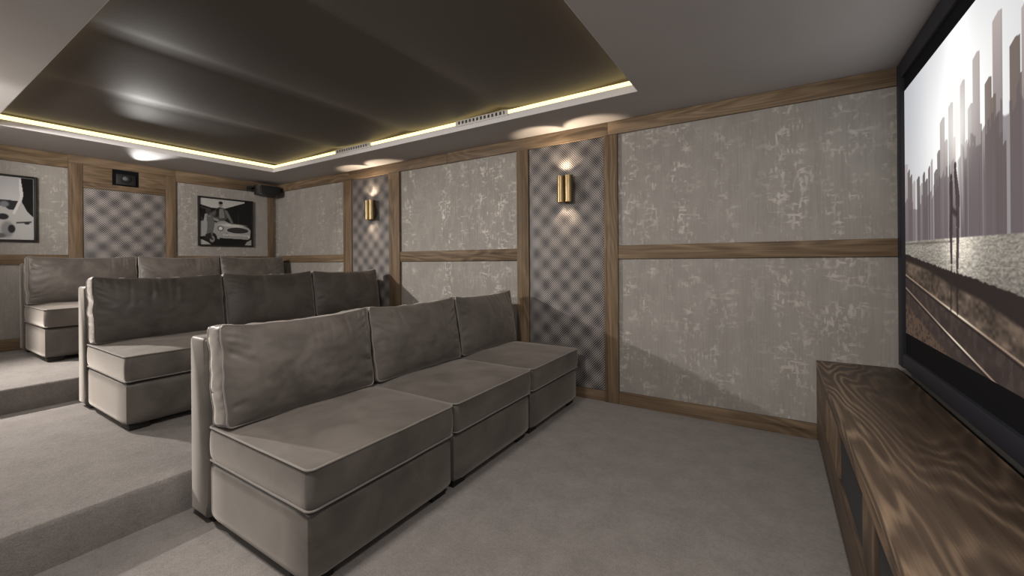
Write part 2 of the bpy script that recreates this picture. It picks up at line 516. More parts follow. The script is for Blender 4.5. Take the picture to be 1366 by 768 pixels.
# ---------------------------------------------------------------- corner loudspeaker
t = thing('loudspeaker', 'black wall loudspeaker up in the back corner under the soffit', 'speaker', (XB + 0.0, 3.16, 2.17))
bm = bmesh.new()
plan = [(0.03, -0.13), (0.16, -0.155), (0.215, -0.12), (0.215, 0.165), (0.19, 0.185), (0.03, 0.185)]
def prism(bm, plan, z0, z1, top=1.0):
    a = [bm.verts.new((x, y * 0.9, z0)) for x, y in plan]
    b = [bm.verts.new((x, y, z1)) for x, y in plan]
    k = len(plan)
    for i in range(k):
        bm.faces.new((a[i], a[(i + 1) % k], b[(i + 1) % k], b[i]))
    bm.faces.new(list(reversed(a))); bm.faces.new(b)
prism(bm, plan, -0.005, 0.125)
bmesh.ops.bevel(bm, geom=bm.edges[:], offset=0.008, segments=2, affect='EDGES')
obj('cabinet_body', bm, M['black_plastic'], t)
bm = bmesh.new()
add_box(bm, (0.216, -0.10, 0.008), (0.222, 0.15, 0.112), 0.002)
obj('speaker_grille', bm, M['black_mesh'], t)
bm = bmesh.new()
add_box(bm, (0.0005, -0.20, 0.05), (0.012, 0.09, 0.11), 0.003)
add_box(bm, (0.005, -0.205, 0.075), (0.09, -0.165, 0.105), 0.006)
add_box(bm, (0.01, -0.05, 0.05), (0.05, 0.05, 0.09), 0.004)
obj('bracket', bm, M['black_plastic'], t)

# ---------------------------------------------------------------- brass wall lights
def sconce(x, lab):
    t = thing('wall_light', lab, 'wall light', (x, YP - 0.012, 1.712), group='brass wall lights')
    H = 0.232
    bm = bmesh.new(); add_box(bm, (-0.045, -0.016, 0.05), (0.045, -0.001, H - 0.05), 0.003)
    obj('wall_plate', bm, M['brass'], t)
    for dx in (-0.037, 0.037):
        bm = bmesh.new()
        add_cyl(bm, (dx, -0.056), 0.0365, 0.0, H, 36, r_in=0.0335)
        tb = obj('tube', bm, M['brass'], t)
        bm = bmesh.new()
        add_cyl(bm, (dx, -0.056), 0.0330, H / 2 - 0.02, H / 2 + 0.02, 24)
        obj('lamp_holder', bm, M['bulb'], tb)
    for dx in (-0.037, 0.037):
        for up in (0, 1):
            L = bpy.data.lights.new('wall_light_beam', 'SPOT')
            L.energy = 20.0 if up else 2.2; L.color = (1.0, 0.80, 0.58); L.shadow_soft_size = 0.012
            L.spot_size = math.radians(56 if up else 80); L.spot_blend = 0.55
            lo = bpy.data.objects.new('wall_light_beam', L); COL.objects.link(lo)
            lo.parent = t
            lo.location = (dx, -0.056, H - 0.012 if up else 0.012)
            tilt = math.radians(29) * (1 if dx > 0 else -1)
            lo.rotation_euler = (math.radians(4) if not up else PI - math.radians(4), -tilt if up else 0.0, 0)
sconce(-1.549, 'brass twin-tube wall light on dark fabric panel nearer the screen')
sconce(-4.141, 'brass twin-tube wall light on dark fabric panel nearer the back corner')

# ---------------------------------------------------------------- projection screen
YS0, YS1 = 0.415, 3.286
s_root = thing('projection_screen', 'large black-framed projection screen showing a hazy city skyline', 'screen', (XS, (YS0 + YS1) / 2, 0.552))
def sb(name, lo, hi, mat, bevel=0.0):
    o = box_obj(name, lo, hi, mat, s_root, bevel)
    o.location = Vector(o.location) - Vector(s_root.location)
    return o
FI0, FI1 = 0.642, 2.257
bm = bmesh.new()
off = Vector(s_root.location)
def fb(lo, hi, bev=0.004):
    add_box(bm, Vector(lo) - off, Vector(hi) - off, bev)
XK = XF - 0.06
fb((XS, YS1, 0.552), (XK, YW - .001, ZC - .003)); fb((XS, YS0 - .1, 0.552), (XK, YS0, ZC - .003))
fb((XS, YS0, FI1), (XK, YS1, ZC - .003)); fb((XS, YS0, 0.552), (XK, YS1, FI0), 0.012)
obj('screen_frame', bm, M['frame_black'], s_root)
sb('screen_cloth', (XS + .0165, YS0 + .0005, FI0 + .0005), (XS + .03, YS1 - .0005, FI1 - .0005), M['black'])

def grid_picture(name, W, H, rgb, mat, parent, origin, du, dv):
    """A flat picture: vertex grid W x H with one linear colour per vertex; rgb[row from bottom, col]."""
    o = Vector(origin); du = Vector(du); dv = Vector(dv)
    s = np.linspace(0, 1, W); tt = np.linspace(0, 1, H)
    S, T = np.meshgrid(s, tt)
    co = np.array(o)[None, None, :] + S[..., None] * np.array(du) + T[..., None] * np.array(dv)
    me = bpy.data.meshes.new(name)
    nv, nf = W * H, (W - 1) * (H - 1)
    me.vertices.add(nv); me.vertices.foreach_set('co', co.reshape(-1).astype(np.float32))
    idx = np.arange(nv).reshape(H, W)
    q = np.stack([idx[:-1, :-1], idx[:-1, 1:], idx[1:, 1:], idx[1:, :-1]], -1).reshape(-1)
    me.loops.add(nf * 4); me.loops.foreach_set('vertex_index', q.astype(np.int32))
    me.polygons.add(nf); me.polygons.foreach_set('loop_start', np.arange(0, nf * 4, 4, dtype=np.int32))
    me.update(calc_edges=True)
    at = me.color_attributes.new('Col', 'FLOAT_COLOR', 'POINT')
    lin = np.where(rgb <= 0.04045, rgb / 12.92, ((rgb + 0.055) / 1.055) ** 2.4)
    at.data.foreach_set('color', np.concatenate([lin, np.ones((H, W, 1))], -1).reshape(-1).astype(np.float32))
    me.materials.append(mat)
    ob = bpy.data.objects.new(name, me); COL.objects.link(ob); ob.parent = parent
    return ob

class Canvas:
    def __init__(self, W, H, asp):
        self.W, self.H = W, H
        self.s, self.t = np.meshgrid(np.linspace(0, 1, W), np.linspace(0, 1, H))
        self.asp = asp
        self.c = np.zeros((H, W, 3))
        self.rs = np.random.RandomState(5)
    def blend(self, m, col, a=1.0):
        m = np.clip(m * a, 0, 1)[..., None]
        self.c = self.c * (1 - m) + np.array(col) / 255.0 * m
    def poly(self, pts):
        inside = np.zeros(self.s.shape, bool)
        n = len(pts)
        for i in range(n):
            x0, y0 = pts[i]; x1, y1 = pts[(i + 1) % n]
            if y0 == y1: continue
            cond = ((self.t >= y0) != (self.t >= y1))
            xi = x0 + (self.t - y0) * (x1 - x0) / (y1 - y0)
            inside ^= cond & (self.s < xi)
        return inside.astype(float)
    def ell(self, x, y, rx, ry, soft=0.15):
        d = np.sqrt(((self.s - x) / rx) ** 2 + ((self.t - y) / ry) ** 2)
        return np.clip((1 - d) / soft, 0, 1)
    def line(self, p, q, w):
        px, py = p; qx, qy = q
        sx, sy = self.s * self.asp, self.t
        ax, ay, bx, by = px * self.asp, py, qx * self.asp, qy
        L2 = (bx - ax) ** 2 + (by - ay) ** 2
        u = np.clip(((sx - ax) * (bx - ax) + (sy - ay) * (by - ay)) / L2, 0, 1)
        d = np.hypot(sx - ax - u * (bx - ax), sy - ay - u * (by - ay))
        return np.clip(1.5 - d / w, 0, 1)
    def noise(self, nx, ny):
        g = self.rs.rand(ny + 2, nx + 2)
        x = self.s * nx; y = self.t * ny
        i, j = x.astype(int), y.astype(int)
        fx, fy = x - i, y - j
        fx = fx * fx * (3 - 2 * fx); fy = fy * fy * (3 - 2 * fy)
        return (g[j, i] * (1 - fx) + g[j, i + 1] * fx) * (1 - fy) + (g[j + 1, i] * (1 - fx) + g[j + 1, i + 1] * fx) * fy

# --- the projected picture: sun behind towers, bright field, embankment and rails
W, Hh = 700, 420
cv = Canvas(W, Hh, (YS1 - YS0) / 1.414)
s, t_ = cv.s, cv.t
gs = np.hypot((s - 0.287) * 2.0, t_ - 0.70)
sky = np.stack([198 + 0 * s, 198 + 0 * s, 200 + 0 * s], -1)
sky += (np.clip(t_ - 0.5, 0, 1) * -12 * np.clip(1 - s * 4, 0, 1))[..., None] * np.array([1.5, 1.2, 0.6])
sky += (np.clip((s - 0.03) / 0.12, 0, 1) * 16)[..., None] * np.array([1, 1, 0.93])
sky += (np.exp(-(gs / 0.30) ** 2) * 60)[..., None] * np.array([1.0, 0.98, 0.93])
sky += (np.exp(-((s - 0.285) / 0.05) ** 2) * 22 * np.clip(t_ - 0.4, 0, 1) * 2)[..., None]
cv.c = np.clip(sky / 255, 0, 1)
TOW = [(-0.02, 0.0212, 0.6951, 0), (0.0209, 0.0369, 0.6655, 1), (0.0367, 0.0523, 0.6402, 1), (0.0521, 0.0716, 0.61, 0), (0.0818, 0.1005, 0.6171, 1),
       (0.1002, 0.1183, 0.586, 0), (0.1187, 0.1318, 0.6218, 1), (0.1315, 0.1483, 0.5924, 1), (0.1488, 0.161, 0.6321, 1), (0.1632, 0.1738, 0.6508, 0),
       (0.1804, 0.1983, 0.6068, 1), (0.196, 0.2105, 0.6655, 1), (0.2116, 0.2322, 0.761, 0), (0.2281, 0.2447, 0.6838, 2), (0.2491, 0.2678, 0.7858, 0),
       (0.2637, 0.2788, 0.6756, 2), (0.2963, 0.3141, 0.8204, 3), (0.3125, 0.3231, 0.6436, 2), (0.324, 0.3417, 0.7356, 2), (0.3405, 0.3643, 0.8599, 3),
       (0.358, 0.3695, 0.6624, 2), (0.4009, 0.4272, 0.9055, 3), (0.3783, 0.3985, 0.7664, 4), (0.3961, 0.4103, 0.7145, 4), (0.4099, 0.4177, 0.6618, 4),
       (0.4174, 0.4269, 0.6118, 4), (0.4267, 0.4359, 0.5858, 4), (0.4441, 0.4683, 0.8062, 4), (0.4661, 0.4725, 0.7189, 4), (0.4715, 0.4859, 0.866, 3)]
rr = random.Random(3)
x = 0.486
while x < 1.0:
    wd = rr.uniform(0.010, 0.028)
    TOW.append((x, x + wd, rr.uniform(0.55, 0.95), rr.choice((0, 2, 3, 4))))
    x += wd * rr.uniform(0.7, 1.5)
TC = [(176, 168, 166), (108, 99, 99), (142, 131, 126), (180, 168, 164), (112, 100, 92)]
for k, (a, b, tp, ci) in enumerate(TOW):
    c = np.array(TC[ci])
    m = cv.poly([(a, 0.36), (a, tp - 0.012), (a + (b - a) * 0.6, tp), (b, tp - 0.004), (b, 0.36)])
    glow = np.exp(-(gs / 0.16) ** 2)
    colmap = c[None, None, :] * (1 - glow[..., None] * 0.6) + np.array([235, 228, 220]) * glow[..., None] * 0.6
    depth = np.clip((tp - t_) / 0.42, 0, 1)[..., None]
    colmap = colmap * (1 - depth * 0.80) + np.array([101, 90, 93]) * depth * 0.80
    mm = (m * 0.95)[..., None]
    cv.c = cv.c * (1 - mm) + colmap / 255 * mm
    cv.blend(m * np.clip(1 - (b - s) / 0.004, 0, 1), (90, 80, 80), 0.25)
# lower skyline mass and mist
sil = 0.50 + 0.05 * cv.noise(60, 1) + 0.03 * (cv.noise(170, 1) > 0.5)
sil = sil + np.clip((s - 0.16) * 0.5, -0.02, 0.13)
m = np.clip((sil - t_) / 0.006, 0, 1) * (t_ > 0.35)
cv.blend(m, (98, 88, 91), 0.62)
for _ in range(70):
    x = rr.uniform(0.0, 1.0); wd = rr.uniform(0.001, 0.006)
    cv.blend(np.exp(-((s - x) / wd) ** 2) * np.clip((0.62 - t_) / 0.1, 0, 1) * (t_ > 0.36), rr.choice([(134, 124, 126), (84, 75, 78)]), rr.uniform(0.1, 0.4))
for x, wd, top, am in ((0.282, 0.005, 0.80, 0.95), (0.3005, 0.004, 0.72, 0.55), (0.268, 0.004, 0.7, 0.3)):
    cv.blend(np.exp(-((s - x - 0.010 * (0.7 - t_)) / wd) ** 2) * np.clip((top - t_) / 0.15, 0, 1) * np.clip((t_ - 0.38) / 0.2, 0, 1), (252, 248, 240), am)
cv.blend(np.exp(-(gs / 0.10) ** 2), (255, 252, 246), 0.75)
# field
hz = 0.379 - 0.030 * s
band = np.interp(s, [0, 0.2272, 0.3424, 0.4722, 1.0], [0.327, 0.2752, 0.2533, 0.2228, 0.10])
fm = np.clip((hz - t_) / 0.003, 0, 1)
row = np.sin((t_ - hz) * 420 + 14 * cv.noise(40, 60) + 40 * (t_ - band))
field = 168 + 13 * row + 52 * (cv.noise(220, 260) - 0.5) - np.clip((hz - t_ - 0.04), 0, 1) * 260
glint = np.exp(-((s - 0.287) / 0.07) ** 2)
field = field * (0.82 + 0.35 * glint) + 50 * glint * np.clip(1 - (hz - t_) / 0.12, 0, 1)
field = np.clip(field, 45, 250)
colr = np.stack([field, field * 0.955, field * 0.885], -1)
cv.c = cv.c * (1 - fm[..., None]) + colr / 255 * fm[..., None]
cv.blend(fm * np.exp(-((hz - t_ - 0.012) / 0.004) ** 2) * (s < 0.27), (60, 54, 52), 0.5)
# embankment, slope and track bed
rag = 0.006 * (cv.noise(200, 1) - 0.5)
bm_ = np.clip((band + rag - t_) / 0.003, 0, 1)
cv.blend(bm_, (40, 32, 30))
lowb = np.interp(s, [0, 0.1528, 0.2592, 0.3656, 0.4717, 1.0], [0.305, 0.2696, 0.2305, 0.2019, 0.157, 0.0])
nz = cv.noise(120, 90); nz2 = cv.noise(28, 40)
br = 66 + 48 * (nz2 - 0.3) + 34 * (nz - 0.5)
sl = np.clip((lowb - t_) / 0.012, 0, 1)[..., None]
cv.c = cv.c * (1 - sl) + np.stack([br * 1.10, br * 0.93, br * 0.80], -1) / 255 * sl
r2 = np.interp(s, [0, 0.2087, 0.3508, 0.4711, 0.7], [0.240, 0.1638, 0.1148, 0.0729, -0.02])
r1 = np.interp(s, [0, 0.2251, 0.3985, 0.7], [0.1866, 0.0777, 0.0, -0.12])
bed = np.clip((r2 - t_ + 0.004) / 0.006, 0, 1)
cv.blend(bed, (50, 41, 39), 0.85)
cv.blend(bed * (cv.noise(90, 40) > 0.66), (82, 68, 60), 0.35)
cv.blend(np.clip((r1 - 0.06 - t_) / 0.01, 0, 1) * (cv.noise(160, 120) > 0.4), (104, 80, 62), 0.55)
for rl, wd in ((r2, 0.0036), (r1, 0.0032)):
    cv.blend(np.clip(1.4 - np.abs(t_ - rl) / wd, 0, 1), (176, 150, 130), 0.75)
    cv.blend(np.clip(1.4 - np.abs(t_ - rl) / wd, 0, 1) * np.exp(-((s - 0.28) / 0.07) ** 2), (255, 240, 215), 0.8)
    cv.blend(np.clip(1.2 - np.abs(t_ - rl + 0.008) / 0.005, 0, 1), (26, 20, 20), 0.7)
# the two walkers and their long reflections
FIG = (62, 50, 52)
cv.blend(cv.poly([(0.2525, 0.54), (0.2590, 0.556), (0.2655, 0.54), (0.2650, 0.47), (0.2635, 0.41), (0.2625, 0.29), (0.2545, 0.29), (0.2500, 0.40), (0.2540, 0.46)]), FIG, 0.9)
cv.blend(cv.ell(0.2590, 0.556, 0.005, 0.012), FIG, 0.9)
cv.blend(cv.poly([(0.2705, 0.565), (0.2740, 0.58), (0.2805, 0.575), (0.2880, 0.525), (0.2925, 0.49), (0.2905, 0.40), (0.2865, 0.275), (0.2765, 0.275), (0.2790, 0.40), (0.2770, 0.49)]), FIG, 0.9)
cv.blend(cv.ell(0.2760, 0.585, 0.0055, 0.014), FIG, 0.9)
cv.blend(cv.line((0.2630, 0.455), (0.2790, 0.440), 0.010), FIG, 0.9)
cv.blend(cv.line((0.2580, 0.280), (0.2540, 0.150), 0.007), (44, 34, 33), 0.6)
cv.blend(cv.line((0.2810, 0.270), (0.2810, 0.145), 0.007), (38, 29, 28), 0.75)
cv.c = np.clip(cv.c, 0, 1)
rgb = cv.c[:, ::1]
M['screen_pic'] = painted('projected_picture', 1.0)
o = grid_picture('projected_picture', W, Hh, rgb, M['screen_pic'], s_root,
                 Vector((XS + .0155, YS1 - .0005, .761)) - off, (0, -(YS1 - YS0 - .001), 0), (0, 0, 1.414))
o['label'] = 'bright hazy picture of towers, field and rails on the screen'

# ---------------------------------------------------------------- framed black and white photographs
def framed(lab, y0, y1, z0, z1, rgb, W, H):
    t = thing('framed_photograph', lab, 'picture', (XBP + .001, (y0 + y1) / 2, z0))
    w, h = (y1 - y0) / 2, z1 - z0
    f = 0.016
    bm = bmesh.new()
    add_box(bm, (0, -w, 0), (0.034, -w + f, h), 0.002); add_box(bm, (0, w - f, 0), (0.034, w, h), 0.002)
    add_box(bm, (0, -w + f, 0), (0.034, w - f, f), 0.002); add_box(bm, (0, -w + f, h - f), (0.034, w - f, h), 0.002)
    obj('picture_frame', bm, M['black_plastic'], t)
    bm = bmesh.new(); add_box(bm, (0.002, -w + f, f), (0.018, w - f, h - f))
    obj('backing_board', bm, M['black'], t, smooth=False)
    o = grid_picture('photograph', W, H, rgb, M['photo'], t, (0.019, -w + f + .004, f + .004), (0, 2 * (w - f) - .008, 0), (0, 0, h - 2 * f - .008))
M['photo'] = painted('photo_print', None, 0.3)

cv = Canvas(150, 150, 1.0)
s, t_ = cv.s, cv.t
cv.c[:] = 0.10
cv.blend(cv.poly([(0, 1), (0, 0.86), (0.22, 0.80), (0.45, 0.80), (0.86, 0.97), (0.86, 1)]), (176, 176, 174))
cv.blend(cv.poly([(0, .86), (0.05, 0.80), (0.2, 0.78), (0.2, 0.5), (0.0, 0.5)]), (58, 58, 58))
cv.blend(cv.poly([(0.0, 0.78), (0.10, 0.76), (0.13, 0.52), (0.07, 0.50), (0.02, 0.62)]), (20, 20, 20))
cv.blend(cv.poly([(0.09, 0.66), (0.14, 0.66), (0.12, 0.50), (0.06, 0.48)]), (150, 150, 150))
cv.blend(cv.poly([(0.72, 0.72), (0.74, 0.72), (0.74, 0.4), (0.72, 0.4)]), (42, 42, 42))
# car: fender, bonnet and grille
cv.blend(cv.poly([(0.0, 0.16), (0.0, 0.50), (0.14, 0.51), (0.30, 0.48), (0.42, 0.55), (0.60, 0.46), (0.80, 0.455), (0.94, 0.40), (0.985, 0.34), (0.97, 0.16), (0.86, 0.07), (0.45, 0.07), (0.36, 0.12), (0.06, 0.18)]), (150, 150, 148))
cv.blend(cv.ell(0.62, 0.44, 0.34, 0.05, 0.6), (205, 205, 203), 0.8)
cv.blend(cv.ell(0.72, 0.33, 0.235, 0.075, 0.12), (40, 40, 40))
cv.blend(cv.ell(0.72, 0.33, 0.245, 0.085, 0.1) * (1 - cv.ell(0.72, 0.33, 0.23, 0.07, 0.1)), (205, 205, 205), 0.7)
for k in range(5):
    cv.blend(cv.line((0.52, 0.29 + 0.02 * k), (0.93, 0.29 + 0.02 * k), 0.004), (92, 92, 92), 0.5)
for px, py, r in ((0.38, 0.36, 0.062), (0.50, 0.215, 0.042), (0.945, 0.19, 0.038)):
    cv.blend(cv.ell(px, py, r, r, 0.2), (60, 60, 60)); cv.blend(cv.ell(px, py, r * 0.75, r * 0.75, 0.3), (218, 218, 216))
cv.blend(cv.poly([(0.42, 0.245), (0.97, 0.235), (0.97, 0.20), (0.42, 0.205)]), (172, 172, 170))
cv.blend(cv.poly([(0.36, 0.15), (0.93, 0.13), (0.84, 0.03), (0.36, 0.02)]), (22, 22, 24))
cv.blend(cv.ell(0.22, 0.13, 0.10, 0.14, 0.15), (24, 24, 24)); cv.blend(cv.ell(0.22, 0.12, 0.055, 0.085, 0.25), (128, 128, 126))
cv.blend(cv.ell(0.22, 0.12, 0.02, 0.03, 0.4), (36, 36, 36))
cv.blend(cv.poly([(0, 0), (0, 0.12), (0.12, 0.06), (0.2, 0.0)]), (160, 160, 158)); cv.blend(cv.poly([(0.86, 0.0), (0.9, 0.07), (1, 0.13), (1, 0)]), (150, 150, 148))
# person leaning on the bonnet, open dark jacket and pale trousers
cv.blend(cv.poly([(0.24, 0.62), (0.27, 0.76), (0.35, 0.83), (0.44, 0.82), (0.50, 0.74), (0.53, 0.62), (0.45, 0.53), (0.33, 0.52)]), (74, 74, 74))
cv.blend(cv.poly([(0.34, 0.78), (0.43, 0.80), (0.46, 0.60), (0.36, 0.58)]), (118, 118, 116))
cv.blend(cv.poly([(0.30, 0.80), (0.36, 0.82), (0.35, 0.62), (0.28, 0.60)]), (34, 34, 34))
cv.blend(cv.line((0.49, 0.74), (0.60, 0.50), 0.030), (104, 104, 102)); cv.blend(cv.line((0.26, 0.70), (0.16, 0.60), 0.036), (88, 88, 88))
cv.blend(cv.line((0.17, 0.60), (0.33, 0.53), 0.026), (142, 142, 140))
cv.blend(cv.poly([(0.13, 0.60), (0.24, 0.62), (0.27, 0.46), (0.22, 0.16), (0.10, 0.14), (0.13, 0.34)]), (96, 96, 96))
cv.blend(cv.poly([(0.10, 0.22), (0.20, 0.26), (0.22, 0.12), (0.08, 0.10)]), (40, 40, 40))
cv.blend(cv.ell(0.385, 0.885, 0.042, 0.062, 0.2), (132, 132, 130)); cv.blend(cv.ell(0.385, 0.925, 0.046, 0.036, 0.25), (22, 22, 22))
cv.c = np.clip(cv.c + (cv.noise(60, 60)[..., None] - 0.5) * 0.05, 0.01, 1)
framed('black and white photograph of a person leaning on a classic car', 2.373, 3.039, 1.425, 2.073, cv.c, 150, 150)

cv = Canvas(150, 150, 1.0)
s, t_ = cv.s, cv.t
cv.s = (cv.s - 0.64) / 0.36
s = cv.s
cv.c[:] = 0.70
cv.blend((s < 0) * 1.0, (150, 150, 152))
cv.blend(cv.poly([(-0.9, 1), (0.64, 1), (0.62, 0.60), (0.3, 0.58), (-0.9, 0.70)]), (188, 188, 190))
cv.blend(np.clip((t_ - 0.62) / 0.4, 0, 1) * (s < 0.63), (150, 150, 154), 0.6)
cv.blend(cv.poly([(0.63, 1), (1, 1), (1, 0.36), (0.80, 0.46), (0.66, 0.60)]), (20, 20, 20))
cv.blend(cv.poly([(0.0, 0.63), (0.60, 0.62), (0.5, 0.48), (0.30, 0.47), (0.10, 0.55), (0.0, 0.50)]), (46, 46, 48))
cv.blend(cv.poly([(0.57, 0.98), (0.63, 0.96), (0.70, 0.72), (0.66, 0.64), (0.45, 0.40), (0.38, 0.42), (0.60, 0.68)]), (206, 206, 206))
cv.blend(cv.ell(0.16, 0.56, 0.16, 0.06, 0.4), (120, 120, 130)); cv.blend(cv.ell(0.12, 0.36, 0.18, 0.055, 0.25), (42, 42, 44))
cv.blend(cv.ell(0.24, 0.16, 0.22, 0.16, 0.4), (132, 132, 134)); cv.blend(cv.ell(0.36, 0.17, 0.12, 0.075, 0.3), (38, 38, 40))
cv.blend(cv.line((0.50, 0.27), (0.92, 0.29), 0.012), (62, 62, 62)); cv.blend(cv.ell(0.80, 0.265, 0.09, 0.02, 0.3), (40, 40, 40))
cv.blend(cv.ell(0.05, 0.06, 0.2, 0.05, 0.5), (90, 90, 92))
framed('black and white close-up photograph in black frame left of the projector niche', 0.318, 0.983, 1.424, 2.077, np.clip(cv.c, 0.01, 1), 150, 150)

# ---------------------------------------------------------------- media console under the screen
XC0, ZT = 0.235, 0.530
YC0, YC1 = 0.15, YW - 0.001
c_root = thing('media_console', 'long low rustic wood media console with black cloth fronts under the screen', 'cabinet', (XC0, (YC0 + YC1) / 2, 0.0))
coff = Vector(c_root.location)
def cb(name, lo, hi, mat, bevel=0.0, parent=None):
    o = box_obj(name, lo, hi, mat, None, bevel)
    p = parent or c_root
    base = coff if parent is None else coff + Vector(parent.location)
    o.location = Vector(o.location) - base
    o.parent = p
    return o
XBK = XK - 0.001
cb('top_board', (XC0 - .002, YC0, ZT - 0.040), (XS - .001, YC1, ZT), M['top_wood'], 0.004)
cb('plinth', (XC0 + .03, YC0 + .01, 0.0), (XS - .01, YC1 - .001, 0.035), M['black'])
bm = bmesh.new()
add_box(bm, Vector((XC0 + .022, YC0 + .004, .035)) - coff, Vector((XS - .001, YC1 - .001, ZT - .0405)) - coff)
obj('carcass', bm, M['front_wood'], c_root, smooth=False)
ZF0, ZF1 = 0.038, ZT - 0.042
OP = [(1.715, 2.298), (0.95, 1.532), (0.20, 0.77)]
za, zb = 0.232, 0.447
cb('front_rail', (XC0, YC0, zb), (XC0 + .021, YC1, ZF1), M['front_wood'], 0.002)
cb('front_rail', (XC0, YC0, ZF0), (XC0 + .021, YC1, za), M['front_wood'], 0.002)
edges = [YC1] + [v for a, b in OP for v in (b, a)] + [YC0]
for k in range(0, len(edges), 2):
    cb('front_stile', (XC0, edges[k + 1], za), (XC0 + .021, edges[k], zb), M['front_wood_z'], 0.002)
for a, b in OP:
    cb('cloth_panel', (XC0 + .010, a + .001, za + .001), (XC0 + .021, b - .001, zb - .001), M['black_mesh'])

# ---------------------------------------------------------------- velvet sofa modules
MW, MD = 0.8033, 0.95
def rounded_rect(x0, x1, y0, y1, r, z, seg=5):
    pts = []
    for cx, cy, a0 in ((x1 - r, y1 - r, 0), (x0 + r, y1 - r, 90), (x0 + r, y0 + r, 180), (x1 - r, y0 + r, 270)):
        for k in range(seg + 1):
            a = math.radians(a0 + 90 * k / seg)
            pts.append(Vector((cx + r * math.cos(a), cy + r * math.sin(a), z)))
    return pts

def densify(pts, step=0.03):
    out = []
    n = len(pts)
    for i in range(n):
        a, b = pts[i], pts[(i + 1) % n]
        k = max(1, int((b - a).length / step))
        for j in range(k):
            out.append(a.lerp(b, j / k))
    return out

def seat_cushion(seed):
    """Boxed seat cushion: crowned top, bulging border, piping on both edges."""
    x0, x1, y0, y1 = -0.772, 0.012, 0.006, MW - 0.006
    zb_, zt_ = 0.303, 0.456
    rs = Vector((seed * 7.3, seed * 3.1, 0))
    loop = densify(rounded_rect(x0, x1, y0, y1, 0.028, 0), 0.03)
    cx, cy = (x0 + x1) / 2, (y0 + y1) / 2
    bm = bmesh.new()
    levels = []
    def ringat(scale, z_fn, bulge=0.0):
        r = []
        for p in loop:
            d = Vector((p.x - cx, p.y - cy, 0))
            q = Vector((cx + d.x * scale, cy + d.y * scale, 0))
            if bulge:
                q += Vector((d.x, d.y, 0)).normalized() * bulge
            q.z = z_fn(q)
            r.append(bm.verts.new(q))
        return r
    def top(q):
        u = (q.x - cx) / ((x1 - x0) / 2); v = (q.y - cy) / ((y1 - y0) / 2)
        c = max(0, (1 - abs(u) ** 2.6)) ** 0.7 * max(0, (1 - abs(v) ** 2.6)) ** 0.7
        nz = noise.noise(Vector((q.x * 5, q.y * 5, 0)) + rs) * 0.006 + noise.noise(Vector((q.x * 15, q.y * 11, 2)) + rs) * 0.002
        return zt_ + 0.020 * c + nz * min(1, c * 2)
    def bot(q): return zb_
    rings = [ringat(s, bot) for s in (0.02, 0.5, 0.985)]
    for k in range(1, 6):
        f = k / 6
        wob = 0.0
        rings.append(ringat(1.0, lambda q, f=f: zb_ + (zt_ - zb_) * f, 0.006 * math.sin(PI * f) - 0.002))
    for sc in (0.99, 0.975, 0.95, 0.92, 0.87, 0.81, 0.74, 0.66, 0.57, 0.47, 0.36, 0.24, 0.12, 0.02):
        rings.append(ringat(sc, top))
    n = len(loop)
    for A, B in zip(rings, rings[1:]):
        for k in range(n):
            bm.faces.new((A[k], A[(k + 1) % n], B[(k + 1) % n], B[k]))
    bm.faces.new(list(reversed(rings[0]))); bm.faces.new(rings[-1])
    pip = bmesh.new()
    for z in (zt_ - 0.001, zb_ + 0.004):
        add_tube(pip, [Vector((p.x, p.y, z + noise.noise(Vector((p.x * 9, p.y * 9, z)) + rs) * 0.0015)) for p in loop], 0.0042, 6, True)
    return bm, pip

